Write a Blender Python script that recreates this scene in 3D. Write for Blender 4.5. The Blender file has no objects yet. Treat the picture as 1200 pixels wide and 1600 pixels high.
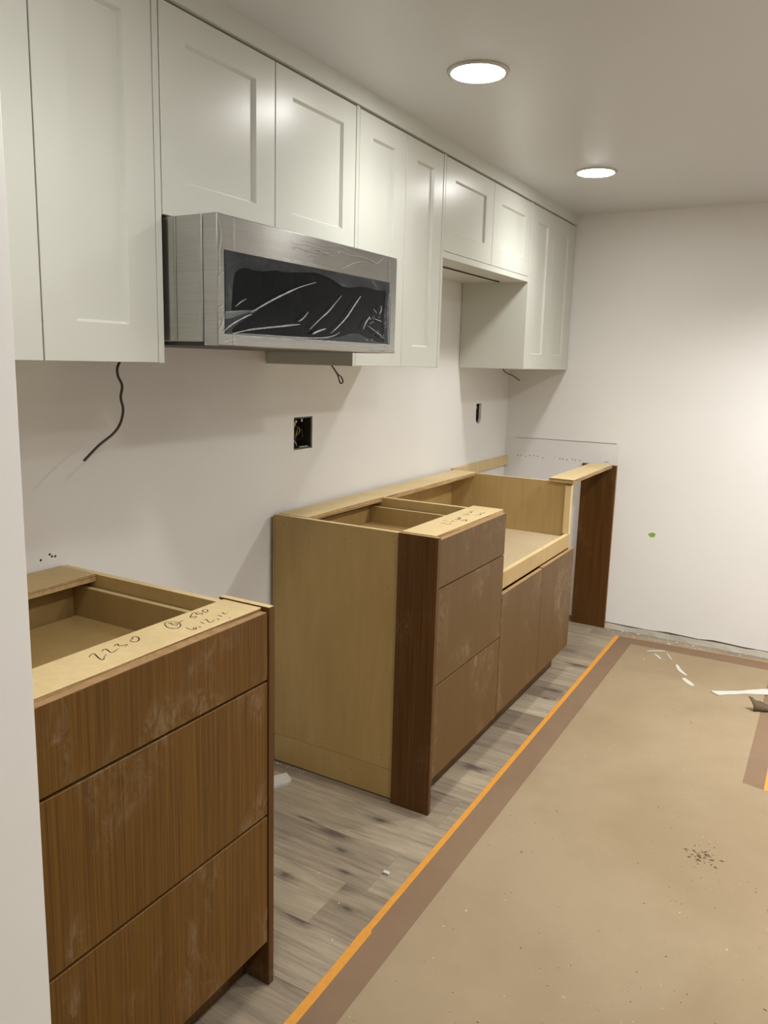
import bpy, bmesh, math, random
from mathutils import Vector, Matrix

S = bpy.context.scene
COL = S.collection
random.seed(7)

# ---------------------------------------------------------------- camera
cam_data = bpy.data.cameras.new('camera')
cam_data.sensor_fit = 'VERTICAL'
cam_data.sensor_height = 36.0
cam_data.lens = 36.0 * 1223.9855 / 1600.0
cam_data.shift_y = -18.4 / 1600.0
cam_data.clip_start = 0.02
cam = bpy.data.objects.new('camera', cam_data)
COL.objects.link(cam)
_r = Vector((0.86492271, 0.50120961, 0.02641272))
_u = Vector((-0.10992074, 0.13781431, 0.9843397))
_f = Vector((-0.48972046, 0.85428107, -0.17429205))
cam.matrix_world = Matrix(((_r.x, _u.x, -_f.x, 1.5921), (_r.y, _u.y, -_f.y, 0.0),
                           (_r.z, _u.z, -_f.z, 1.3806), (0, 0, 0, 1)))
S.camera = cam

# ---------------------------------------------------------------- world, exposure
w = bpy.data.worlds.new('world')
S.world = w
w.use_nodes = True
w.node_tree.nodes['Background'].inputs['Color'].default_value = (0.9, 0.85, 0.75, 1)
w.node_tree.nodes['Background'].inputs['Strength'].default_value = 0.05
S.view_settings.view_transform = 'Standard'
S.view_settings.look = 'None'
S.view_settings.gamma = 1.0
S.view_settings.use_curve_mapping = False
S.view_settings.exposure = 0.60
LAMP_STRENGTH = 44.0
SPOT_POWER = [13, 18, 15, 140, 54, 36, 92, 24, 18]
LAMP_COLOR = (1.0, 0.985, 0.95)
LAMPS = [(0.669, 2.049), (0.657, 3.247), (0.84, 0.88), (1.745, 3.24), (1.745, 2.04), (1.745, 0.80),
         (2.85, 3.24), (2.85, 1.60), (1.745, -0.60)]  # third-row pair is added out of view to brighten the far wall

# ---------------------------------------------------------------- helpers
def link(o):
    COL.objects.link(o)
    return o

def obj(name, bm, mats, parent=None, smooth=False):
    me = bpy.data.meshes.new(name)
    bmesh.ops.recalc_face_normals(bm, faces=bm.faces)
    bm.to_mesh(me)
    bm.free()
    for m in (mats if isinstance(mats, (list, tuple)) else [mats]):
        me.materials.append(m)
    if smooth:
        for p in me.polygons:
            p.use_smooth = True
    o = bpy.data.objects.new(name, me)
    if parent is not None:
        o.parent = parent
        o.matrix_parent_inverse = Matrix.Translation(-parent_loc(parent))
    return link(o)

def parent_loc(p):
    v = Vector((0, 0, 0))
    while p is not None:
        v += p.location
        p = None if p.parent is None else None
    return v

def tag(o, label=None, cat=None, group=None, kind=None):
    if label: o['label'] = label
    if cat: o['category'] = cat
    if group: o['group'] = group
    if kind: o['kind'] = kind
    return o

def thing(name, loc, label, cat, group=None):
    o = bpy.data.objects.new(name, None)
    o.empty_display_size = 0.05
    o.location = loc
    link(o)
    return tag(o, label, cat, group)

def add_box(bm, lo, hi, bev=0.0, mi=0):
    g = bmesh.ops.create_cube(bm, size=1.0)
    vs = g['verts']
    for v in vs:
        v.co = Vector([(lo[i] + hi[i]) / 2 + v.co[i] * (hi[i] - lo[i]) for i in range(3)])
    fs = list({f for v in vs for f in v.link_faces})
    for f in fs:
        f.material_index = mi
    if bev > 0:
        es = list({e for v in vs for e in v.link_edges})
        bmesh.ops.bevel(bm, geom=es, offset=bev, segments=1, affect='EDGES', profile=0.5)
    return fs

def box(name, lo, hi, mat, parent=None, bev=0.001, edge=None, edge_axes=()):
    """a board; with edge set, faces whose normal lies along edge_axes get the cut-edge material"""
    bm = bmesh.new()
    add_box(bm, lo, hi, bev)
    mats = [mat]
    if edge is not None:
        mats.append(edge)
        bm.normal_update()
        for f in bm.faces:
            n = f.normal
            k = max(range(3), key=lambda i: abs(n[i]))
            if k in edge_axes and abs(n[k]) > 0.9:
                f.material_index = 1
    return obj(name, bm, mats, parent)

def add_tube(bm, pts, rad, seg=8, mi=0, flat=1.0):
    pts = [Vector(p) for p in pts]
    n = len(pts)
    rads = rad if isinstance(rad, (list, tuple)) else [rad] * n
    rings = []
    a = None
    for i, p in enumerate(pts):
        t = (pts[min(i + 1, n - 1)] - pts[max(i - 1, 0)]).normalized()
        if a is None:
            a = Vector((1, 0, 0)) if abs(t.x) < 0.8 else Vector((0, 0, 1))
        a = (a - t * a.dot(t)).normalized()
        b = t.cross(a).normalized()
        ring = []
        for k in range(seg):
            th = 2 * math.pi * k / seg
            ring.append(bm.verts.new(p + (a * math.cos(th) + b * math.sin(th) * flat) * rads[i]))
        rings.append(ring)
    for i in range(n - 1):
        for k in range(seg):
            f = bm.faces.new((rings[i][k], rings[i][(k + 1) % seg], rings[i + 1][(k + 1) % seg], rings[i + 1][k]))
            f.material_index = mi
    for r in (rings[0], rings[-1]):
        f = bm.faces.new(r)
        f.material_index = mi

def spline(pts, k=5):
    """Catmull-Rom through the points"""
    P = [Vector(p) for p in pts]
    out = []
    for i in range(len(P) - 1):
        p0, p1, p2, p3 = P[max(i - 1, 0)], P[i], P[i + 1], P[min(i + 2, len(P) - 1)]
        for j in range(k):
            t = j / k
            out.append(0.5 * ((2 * p1) + (-p0 + p2) * t + (2 * p0 - 5 * p1 + 4 * p2 - p3) * t * t +
                              (-p0 + 3 * p1 - 3 * p2 + p3) * t ** 3))
    out.append(P[-1])
    return out

def add_prism(bm, poly, z0, z1, mi=0):
    """poly: list of (x,y); z0,z1 floats"""
    a = [bm.verts.new((x, y, z0)) for x, y in poly]
    b = [bm.verts.new((x, y, z1)) for x, y in poly]
    fs = [bm.faces.new(list(reversed(a))), bm.faces.new(b)]
    n = len(poly)
    for i in range(n):
        fs.append(bm.faces.new((a[i], a[(i + 1) % n], b[(i + 1) % n], b[i])))
    for f in fs:
        f.material_index = mi
    return fs

def add_stroke(bm, pts2, z, width, h=0.0003):
    """thin pen stroke on a horizontal board, as a flat ribbon"""
    P = spline([(x, y, 0) for x, y in pts2], 5)
    n = len(P)
    L, R = [], []
    for i, p in enumerate(P):
        t = (P[min(i + 1, n - 1)] - P[max(i - 1, 0)])
        t.normalize()
        nn = Vector((-t.y, t.x, 0))
        wd = width * (0.5 + 0.5 * math.sin(math.pi * min(1, max(0.12, i / max(1, n - 1)) * 1.1)))
        L.append(bm.verts.new((p.x + nn.x * wd, p.y + nn.y * wd, z + h)))
        R.append(bm.verts.new((p.x - nn.x * wd, p.y - nn.y * wd, z + h)))
    for i in range(n - 1):
        bm.faces.new((L[i], L[i + 1], R[i + 1], R[i]))

# ---------------------------------------------------------------- materials
def new_mat(name):
    m = bpy.data.materials.new(name)
    m.use_nodes = True
    nt = m.node_tree
    return m, nt, nt.nodes['Principled BSDF']

def node(nt, typ, **kw):
    n = nt.nodes.new(typ)
    for k, v in kw.items():
        setattr(n, k, v)
    return n

def setin(n, **kw):
    for k, v in kw.items():
        n.inputs[k.replace('_', ' ')].default_value = v

def coords(nt, scale=(1, 1, 1), rnd=False, obj_space=False):
    tc = node(nt, 'ShaderNodeTexCoord')
    mp = node(nt, 'ShaderNodeMapping')
    if obj_space:
        src = tc.outputs['Object']
    else:
        g = node(nt, 'ShaderNodeNewGeometry')
        src = g.outputs['Position']
    if rnd:
        oi = node(nt, 'ShaderNodeObjectInfo')
        ml = node(nt, 'ShaderNodeVectorMath', operation='SCALE')
        cmb = node(nt, 'ShaderNodeCombineXYZ')
        for k in range(3):
            nt.links.new(oi.outputs['Random'], cmb.inputs[k])
        nt.links.new(cmb.outputs[0], ml.inputs[0])
        ml.inputs['Scale'].default_value = 37.0
        ad = node(nt, 'ShaderNodeVectorMath', operation='ADD')
        nt.links.new(src, ad.inputs[0])
        nt.links.new(ml.outputs[0], ad.inputs[1])
        src = ad.outputs[0]
    nt.links.new(src, mp.inputs['Vector'])
    mp.inputs['Scale'].default_value = scale
    return mp.outputs['Vector']

def noise(nt, vec, scale, detail=4, rough=0.55, dist=0.0):
    n = node(nt, 'ShaderNodeTexNoise')
    nt.links.new(vec, n.inputs['Vector'])
    setin(n, Scale=scale, Detail=detail, Roughness=rough, Distortion=dist)
    return n.outputs['Fac']

def ramp(nt, fac, stops):
    r = node(nt, 'ShaderNodeValToRGB')
    nt.links.new(fac, r.inputs['Fac'])
    el = r.color_ramp.elements
    while len(el) > 1:
        el.remove(el[-1])
    for i, (p, c) in enumerate(stops):
        e = el[0] if i == 0 else el.new(p)
        e.position = p
        e.color = (*c, 1) if isinstance(c, (tuple, list)) else (c, c, c, 1)
    return r.outputs['Color']

def mix(nt, fac, a, b, mode='MIX'):
    m = node(nt, 'ShaderNodeMix', data_type='RGBA', blend_type=mode)
    if isinstance(fac, (int, float)):
        m.inputs[0].default_value = fac
    else:
        nt.links.new(fac, m.inputs[0])
    for v, i in ((a, 6), (b, 7)):
        if isinstance(v, (tuple, list)):
            m.inputs[i].default_value = (*v, 1)
        else:
            nt.links.new(v, m.inputs[i])
    return m.outputs[2]

def bump(nt, b, h, strength, dist=0.001):
    n = node(nt, 'ShaderNodeBump')
    nt.links.new(h, n.inputs['Height'])
    n.inputs['Strength'].default_value = strength
    n.inputs['Distance'].default_value = dist
    nt.links.new(n.outputs[0], b.inputs['Normal'])

def mat_paint(name, col, rough, bstr=0.0, bscale=300, var=0.03, spec=0.5):
    m, nt, b = new_mat(name)
    v = coords(nt)
    n = noise(nt, v, 1.7, 5)
    c2 = tuple(c * (1 - var) for c in col)
    nt.links.new(ramp(nt, n, [(0.35, c2), (0.62, col)]), b.inputs['Base Color'])
    setin(b, Roughness=rough)
    b.inputs['Specular IOR Level'].default_value = spec
    if bstr:
        bump(nt, b, noise(nt, v, bscale, 3), bstr, 0.0006)
    return m

def mat_plain(name, col, rough=0.5, metal=0.0, spec=0.5):
    m, nt, b = new_mat(name)
    n = noise(nt, coords(nt), 60, 3)
    nt.links.new(ramp(nt, n, [(0.3, tuple(c * 0.88 for c in col)), (0.7, col)]), b.inputs['Base Color'])
    setin(b, Roughness=rough, Metallic=metal)
    b.inputs['Specular IOR Level'].default_value = spec
    return m

M = {}
M['wall'] = mat_paint('wall_paint', (0.81, 0.80, 0.78), 0.42, 0.12, 260, 0.035, 0.35)
M['wall_patch'] = mat_paint('patch_plaster', (0.76, 0.75, 0.735), 0.5, 0.1, 200, 0.05)
M['ceiling'] = mat_paint('ceiling_paint', (0.63, 0.645, 0.65), 0.28, 0.25, 350, 0.02, 0.5)
M['cab_white'] = mat_paint('cabinet_lacquer', (0.62, 0.63, 0.575), 0.31, 0.02, 500, 0.015, 0.45)
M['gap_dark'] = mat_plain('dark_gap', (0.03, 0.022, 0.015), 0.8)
M['black_plastic'] = mat_plain('black_plastic', (0.012, 0.012, 0.012), 0.45)
M['wire'] = mat_plain('dark_cable', (0.05, 0.032, 0.022), 0.35)
M['plate'] = mat_plain('galvanised_box', (0.10, 0.09, 0.07), 0.45, 0.7)
M['wirenut'] = mat_plain('yellow_wirenut', (0.45, 0.42, 0.04), 0.4)
M['copper'] = mat_plain('copper_wire', (0.30, 0.17, 0.10), 0.4, 0.6)
M['white_plastic'] = mat_plain('white_plastic', (0.56, 0.54, 0.49), 0.35)
M['green'] = mat_plain('green_tape', (0.30, 0.42, 0.08), 0.5)
M['ink'] = mat_plain('pencil_ink', (0.03, 0.022, 0.015), 0.7)
M['plaster_crumb'] = mat_plain('plaster_crumb', (0.68, 0.65, 0.58), 0.9)
M['dirt_crumb'] = mat_plain('dirt_crumb', (0.13, 0.09, 0.05), 0.9)
M['base_strip'] = None

def mat_veneer(name, c1, c2, dust=0.5, rough=0.42, dust_col=(0.36, 0.27, 0.18), seed=0.0, haze=0.0):
    """fine straight vertical grain with pale dust smears"""
    m, nt, b = new_mat(name)
    v1 = coords(nt, (260, 260, 3.0), rnd=True)
    g = noise(nt, v1, 1.0, 3, 0.6)
    v2 = coords(nt, (30, 30, 0.8), rnd=True)
    g2 = noise(nt, v2, 1.0, 3, 0.5)
    a = node(nt, 'ShaderNodeMath', operation='MULTIPLY_ADD')
    nt.links.new(g2, a.inputs[0])
    a.inputs[1].default_value = 0.22
    nt.links.new(g, a.inputs[2])
    col = ramp(nt, a.outputs[0], [(0.42, c1), (0.76, c2)])
    # dust: soft clouds broken up by fine streaks
    vd = coords(nt, (5.0, 5.0, 3.2), rnd=True)
    d1 = noise(nt, vd, 1.0, 4, 0.55, 0.6)
    vs = coords(nt, (38, 38, 17), rnd=True)
    d2 = noise(nt, vs, 1.0, 5, 0.7, 1.2)
    r1 = ramp(nt, d1, [(0.51, 0.0), (0.66, 1.0)])
    r2 = ramp(nt, d2, [(0.44, 0.0), (0.66, 1.0)])
    mu = node(nt, 'ShaderNodeMath', operation='MULTIPLY')
    nt.links.new(r1, mu.inputs[0]); nt.links.new(r2, mu.inputs[1])
    m2 = node(nt, 'ShaderNodeMath', operation='MULTIPLY_ADD', use_clamp=True)
    nt.links.new(mu.outputs[0], m2.inputs[0])
    m2.inputs[1].default_value = dust
    m2.inputs[2].default_value = haze
    nt.links.new(mix(nt, m2.outputs[0], col, dust_col), b.inputs['Base Color'])
    setin(b, Roughness=rough)
    b.inputs['Specular IOR Level'].default_value = 0.35
    bump(nt, b, g, 0.15, 0.0005)
    return m
M['veneer'] = mat_veneer('walnut_veneer', (0.080, 0.032, 0.0025), (0.155, 0.072, 0.009), 0.42)
M['veneer_dusty'] = mat_veneer('dusty_veneer', (0.088, 0.041, 0.006), (0.120, 0.060, 0.012), 0.6, 0.5,
                               (0.30, 0.215, 0.125), haze=0.08)
M['veneer_dark'] = mat_veneer('dark_veneer_panel', (0.062, 0.023, 0.003), (0.115, 0.048, 0.009), 0.30)

def mat_ply(name, c1, c2, rough=0.45, fine=0.5):
    m, nt, b = new_mat(name)
    n1 = noise(nt, coords(nt, (3, 3, 1.1), rnd=True), 2.0, 4, 0.6, 0.5)
    n2 = noise(nt, coords(nt, (60, 60, 6), rnd=True), 1.0, 3, 0.6)
    base = ramp(nt, n1, [(0.3, c1), (0.7, c2)])
    streak = ramp(nt, n2, [(0.35, 0.86), (0.65, 1.0)])
    nt.links.new(mix(nt, fine, base, streak, 'MULTIPLY'), b.inputs['Base Color'])
    setin(b, Roughness=rough)
    b.inputs['Specular IOR Level'].default_value = 0.35
    return m
M['ply'] = mat_ply('birch_ply', (0.44, 0.305, 0.125), (0.49, 0.345, 0.15))
M['ply_side'] = mat_ply('birch_ply_side', (0.40, 0.27, 0.10), (0.46, 0.32, 0.13), 0.4)
M['ply_pale'] = mat_ply('pale_ply_top', (0.62, 0.47, 0.24), (0.70, 0.54, 0.29), 0.5)
M['ply_shelf'] = mat_ply('greyed_ply_shelf', (0.46, 0.36, 0.225), (0.50, 0.395, 0.25))
M['drawer_ply'] = mat_ply('drawer_ply', (0.33, 0.215, 0.08), (0.38, 0.255, 0.10))

def mat_plyedge():
    m, nt, b = new_mat('ply_cut_edge')
    v = coords(nt, (4, 4, 330))
    n = noise(nt, v, 1.0, 2)
    v2 = coords(nt, (90, 90, 90))
    n2 = noise(nt, v2, 1.0, 4, 0.7)
    c = ramp(nt, n, [(0.40, (0.24, 0.13, 0.045)), (0.56, (0.54, 0.37, 0.17))])
    s = ramp(nt, n2, [(0.35, 0.65), (0.6, 1.0)])
    nt.links.new(mix(nt, 0.7, c, s, 'MULTIPLY'), b.inputs['Base Color'])
    setin(b, Roughness=0.7)
    return m
M['edge'] = mat_plyedge()

def mat_front_edge():
    m, nt, b = new_mat('veneer_board_edge')
    n = noise(nt, coords(nt, (8, 8, 8)), 6.0, 4)
    nt.links.new(ramp(nt, n, [(0.3, (0.27, 0.155, 0.065)), (0.7, (0.38, 0.235, 0.11))]), b.inputs['Base Color'])
    setin(b, Roughness=0.6)
    return m
M['front_edge'] = mat_front_edge()

def mat_plank():
    m, nt, b = new_mat('grey_oak_plank')
    oi = node(nt, 'ShaderNodeObjectInfo')
    tone = ramp(nt, oi.outputs['Random'], [(0.0, (0.205, 0.160, 0.112)), (0.3, (0.31, 0.255, 0.18)),
                                           (0.55, (0.255, 0.205, 0.148)), (0.8, (0.34, 0.285, 0.205)), (1.0, (0.235, 0.175, 0.130))])
    v = coords(nt, (2.2, 34, 10), rnd=True)
    g = noise(nt, v, 1.0, 6, 0.65, 0.9)
    gf = noise(nt, coords(nt, (7, 120, 30), rnd=True), 1.0, 5, 0.7, 0.6)
    mg = node(nt, 'ShaderNodeMath', operation='MULTIPLY_ADD')
    nt.links.new(gf, mg.inputs[0]); mg.inputs[1].default_value = 0.8
    sb_ = node(nt, 'ShaderNodeMath', operation='SUBTRACT')
    nt.links.new(g, sb_.inputs[0]); sb_.inputs[1].default_value = 0.40
    nt.links.new(sb_.outputs[0], mg.inputs[2])
    gr = ramp(nt, mg.outputs[0], [(0.30, 0.62), (0.5, 0.95), (0.70, 1.22)])
    c = mix(nt, 0.85, tone, gr, 'MULTIPLY')
    vb = coords(nt, (1.6, 7, 4), rnd=True)
    broad = ramp(nt, noise(nt, vb, 1.0, 3, 0.5, 0.7), [(0.35, 0.78), (0.65, 1.08)])
    c = mix(nt, 0.8, c, broad, 'MULTIPLY')
    # knots
    vk = coords(nt, (3.0, 8.5, 4), rnd=True)
    wv = node(nt, 'ShaderNodeTexVoronoi', feature='F1', distance='EUCLIDEAN')
    nt.links.new(vk, wv.inputs['Vector'])
    setin(wv, Scale=1.0, Randomness=1.0)
    kn = noise(nt, coords(nt, (14, 60, 20), rnd=True), 1.0, 4, 0.6, 0.5)
    ad = node(nt, 'ShaderNodeMath', operation='MULTIPLY_ADD')
    nt.links.new(kn, ad.inputs[0]); ad.inputs[1].default_value = 0.30
    nt.links.new(wv.outputs['Distance'], ad.inputs[2])
    km = ramp(nt, ad.outputs[0], [(0.21, 0.0), (0.30, 0.6), (0.40, 1.0)])
    c = mix(nt, km, (0.085, 0.066, 0.05), c)
    wob = noise(nt, coords(nt, (40, 90, 40)), 1.0, 4, 0.7, 1.5)
    for (kx, ky, rx, ry) in ((0.517, 1.905, 0.055, 0.016), (0.500, 1.717, 0.040, 0.013), (0.430, 1.545, 0.042, 0.017),
                             (0.640, 1.520, 0.045, 0.014), (0.560, 1.640, 0.026, 0.008), (0.320, 1.790, 0.050, 0.006),
                             (0.655, 3.05, 0.03, 0.012), (0.66, 2.72, 0.03, 0.010), (0.42, 1.33, 0.05, 0.014)):
        gp = node(nt, 'ShaderNodeNewGeometry')
        sb2 = node(nt, 'ShaderNodeVectorMath', operation='SUBTRACT')
        nt.links.new(gp.outputs['Position'], sb2.inputs[0]); sb2.inputs[1].default_value = (kx, ky, 0)
        sc2 = node(nt, 'ShaderNodeVectorMath', operation='MULTIPLY')
        nt.links.new(sb2.outputs[0], sc2.inputs[0]); sc2.inputs[1].default_value = (1 / rx, 1 / ry, 0)
        ln = node(nt, 'ShaderNodeVectorMath', operation='LENGTH')
        nt.links.new(sc2.outputs[0], ln.inputs[0])
        wa = node(nt, 'ShaderNodeMath', operation='MULTIPLY_ADD')
        nt.links.new(wob, wa.inputs[0]); wa.inputs[1].default_value = 1.6
        nt.links.new(ln.outputs['Value'], wa.inputs[2])
        hf = node(nt, 'ShaderNodeMath', operation='MULTIPLY')
        nt.links.new(wa.outputs[0], hf.inputs[0]); hf.inputs[1].default_value = 0.4
        c = mix(nt, ramp(nt, hf.outputs[0], [(0.38, 0.12), (0.60, 0.65), (0.92, 1.0)]), (0.055, 0.042, 0.032), c)
    nt.links.new(c, b.inputs['Base Color'])
    setin(b, Roughness=0.52)
    b.inputs['Specular IOR Level'].default_value = 0.4
    bump(nt, b, g, 0.2, 0.001)
    return m
M['plank'] = mat_plank()

def mat_paper(name, base, blot, specks, rough=0.75):
    m, nt, b = new_mat(name)
    v = coords(nt)
    n1 = noise(nt, v, 1.6, 5, 0.6, 0.5)
    c = ramp(nt, n1, [(0.38, blot), (0.6, base)])
    n2 = noise(nt, v, 9, 5, 0.6)
    c = mix(nt, 0.5, c, ramp(nt, n2, [(0.3, 0.93), (0.7, 1.04)]), 'MULTIPLY')
    # scattered grime flecks
    n3 = noise(nt, v, 120, 3, 0.7)
    n4 = noise(nt, v, 4.5, 4, 0.6)
    f = ramp(nt, n3, [(0.66, 0.0), (0.72, 1.0)])
    g = ramp(nt, n4, [(0.48, 0.0), (0.62, 1.0)])
    mu = node(nt, 'ShaderNodeMath', operation='MULTIPLY')
    nt.links.new(f, mu.inputs[0]); nt.links.new(g, mu.inputs[1])
    m2 = node(nt, 'ShaderNodeMath', operation='MULTIPLY')
    nt.links.new(mu.outputs[0], m2.inputs[0]); m2.inputs[1].default_value = specks
    c = mix(nt, m2.outputs[0], c, tuple(x * 0.4 for x in base))
    nt.links.new(c, b.inputs['Base Color'])
    setin(b, Roughness=rough)
    b.inputs['Specular IOR Level'].default_value = 0.25
    bump(nt, b, n2, 0.12, 0.004)
    return m
M['tan_board'] = mat_paper('tan_floor_board', (0.300, 0.230, 0.143), (0.262, 0.193, 0.114), 0.8)
M['brown_paper'] = mat_paper('brown_floor_paper', (0.205, 0.133, 0.080), (0.180, 0.116, 0.070), 0.4)
M['tape'] = mat_plain('orange_tape', (0.62, 0.27, 0.036), 0.5)
M['scrap'] = mat_plain('brown_scrap_paper', (0.10, 0.068, 0.035), 0.8)

def mat_steel():
    m, nt, b = new_mat('brushed_steel')
    v = coords(nt, (6, 3, 900))
    n = noise(nt, v, 1.0, 3, 0.6)
    nt.links.new(ramp(nt, n, [(0.3, (0.40, 0.39, 0.37)), (0.7, (0.48, 0.47, 0.445))]), b.inputs['Base Color'])
    n2 = noise(nt, coords(nt, (30, 9, 14)), 1.0, 4, 0.6)
    rr = ramp(nt, n2, [(0.3, 0.20), (0.7, 0.27)])
    tg = node(nt, 'ShaderNodeTangent', direction_type='RADIAL', axis='Z')
    nt.links.new(tg.outputs[0], b.inputs['Tangent'])
    b.inputs['Anisotropic'].default_value = 0.8
    b.inputs['Anisotropic Rotation'].default_value = 0.25
    nt.links.new(rr, b.inputs['Roughness'])
    setin(b, Metallic=1.0)
    bump(nt, b, n, 0.12, 0.0002)
    return m
M['steel'] = mat_steel()
m, nt, b = new_mat('black_glass')
n = noise(nt, coords(nt), 20, 2)
nt.links.new(ramp(nt, n, [(0.3, (0.005, 0.007, 0.009)), (0.7, (0.008, 0.010, 0.012))]), b.inputs['Base Color'])
setin(b, Roughness=0.04)
b.inputs['Specular IOR Level'].default_value = 0.14
M['black_glass'] = m

def mat_film(name, haze, col, rough, bstr, bs=(14, 14, 14), window_mask=False):
    m, nt, b = new_mat(name)
    out = nt.nodes['Material Output']
    setin(b, Roughness=rough)
    b.inputs['Base Color'].default_value = (*col, 1)
    tr = node(nt, 'ShaderNodeBsdfTransparent')
    mx = node(nt, 'ShaderNodeMixShader')
    n = noise(nt, coords(nt, bs), 1.0, 5, 0.7, 1.0)
    lw = node(nt, 'ShaderNodeLayerWeight')
    lw.inputs['Blend'].default_value = 0.25
    r = ramp(nt, n, [(0.35, haze * 0.5), (0.62, haze), (0.72, min(1, haze * 2.2))])
    ad = node(nt, 'ShaderNodeMath', operation='MULTIPLY_ADD', use_clamp=True)
    nt.links.new(lw.outputs['Fresnel'], ad.inputs[0])
    ad.inputs[1].default_value = 0.25
    nt.links.new(r, ad.inputs[2])
    if window_mask:      # the film stands off the recessed glass and looks hazier there
        g_ = node(nt, 'ShaderNodeNewGeometry')
        sx = node(nt, 'ShaderNodeSeparateXYZ')
        nt.links.new(g_.outputs['Position'], sx.inputs[0])
        c1 = node(nt, 'ShaderNodeMath', operation='COMPARE'); c2 = node(nt, 'ShaderNodeMath', operation='COMPARE')
        nt.links.new(sx.outputs['Y'], c1.inputs[0]); c1.inputs[1].default_value = 1.624; c1.inputs[2].default_value = 0.347
        nt.links.new(sx.outputs['Z'], c2.inputs[0]); c2.inputs[1].default_value = 1.5135; c2.inputs[2].default_value = 0.085
        mm = node(nt, 'ShaderNodeMath', operation='MULTIPLY')
        nt.links.new(c1.outputs[0], mm.inputs[0]); nt.links.new(c2.outputs[0], mm.inputs[1])
        m3 = node(nt, 'ShaderNodeMath', operation='MULTIPLY_ADD')
        nt.links.new(mm.outputs[0], m3.inputs[0]); m3.inputs[1].default_value = 0.78; m3.inputs[2].default_value = 0.32
        m4 = node(nt, 'ShaderNodeMath', operation='MULTIPLY', use_clamp=True)
        nt.links.new(ad.outputs[0], m4.inputs[0]); nt.links.new(m3.outputs[0], m4.inputs[1])
        nt.links.new(m4.outputs[0], mx.inputs[0])
    else:
        nt.links.new(ad.outputs[0], mx.inputs[0])
    nt.links.new(tr.outputs[0], mx.inputs[1])
    nt.links.new(b.outputs[0], mx.inputs[2])
    nt.links.new(mx.outputs[0], out.inputs['Surface'])
    bump(nt, b, n, bstr, 0.004)
    return m
M['film'] = mat_film('clear_film', 0.13, (0.36, 0.40, 0.43), 0.16, 0.6, (12, 12, 30), True)
M['film_fold'] = mat_film('film_fold', 0.48, (0.72, 0.73, 0.74), 0.08, 1.0, (110, 110, 110))

# ================================================================ SETTING
Y1 = 4.125                                  # far wall
X1, Y0 = 3.7, -1.6                          # right wall and wall behind the camera
def ceil_z(y):
    return 2.142

# subfloor slab and planks
fl = box('floor', (0, Y0, -0.12), (X1, Y1 + 0.02, -0.009), M['gap_dark'], None, 0)
tag(fl, kind='structure')
row = 0
y = 1.607 - 0.18 * 17
k = 0
while y < Y1 - 0.02:
    y2 = min(y + 0.18, Y1 + 0.018)
    if abs(y - 1.427) < 0.01: xs = 0.5865
    elif abs(y - 1.247) < 0.01: xs = 0.44
    elif abs(y - 1.967) < 0.01: xs = 0.68
    else: xs = 0.12 + ((row * 0.437) % 1.15)
    cuts = [0.001]
    x = xs
    while x < X1:
        cuts.append(x)
        x += 1.22
    cuts.append(X1)
    for a, b_ in zip(cuts[:-1], cuts[1:]):
        if b_ - a < 0.02: continue
        box('plank', (a + 0.0002, y + 0.0002, -0.009), (b_ - 0.0002, y2 - 0.0002, -0.0002 * random.random()),
            M['plank'], fl, 0.0005)
    y += 0.18
    row += 1

# ceiling (very slightly out of level, as old basements are)
bm = bmesh.new()
vs = []
for dz in (0, 0.15):
    for (x, yy) in ((0, Y0), (X1, Y0), (X1, Y1 + 0.15), (0, Y1 + 0.15)):
        vs.append(bm.verts.new((x - (0.15 if x == 0 else 0), yy, ceil_z(yy) + dz)))
bm.faces.new(vs[0:4]); bm.faces.new(vs[4:8])
for i in range(4):
    bm.faces.new((vs[i], vs[(i + 1) % 4], vs[4 + (i + 1) % 4], vs[4 + i]))
tag(obj('ceiling', bm, M['ceiling']), kind='structure')

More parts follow.
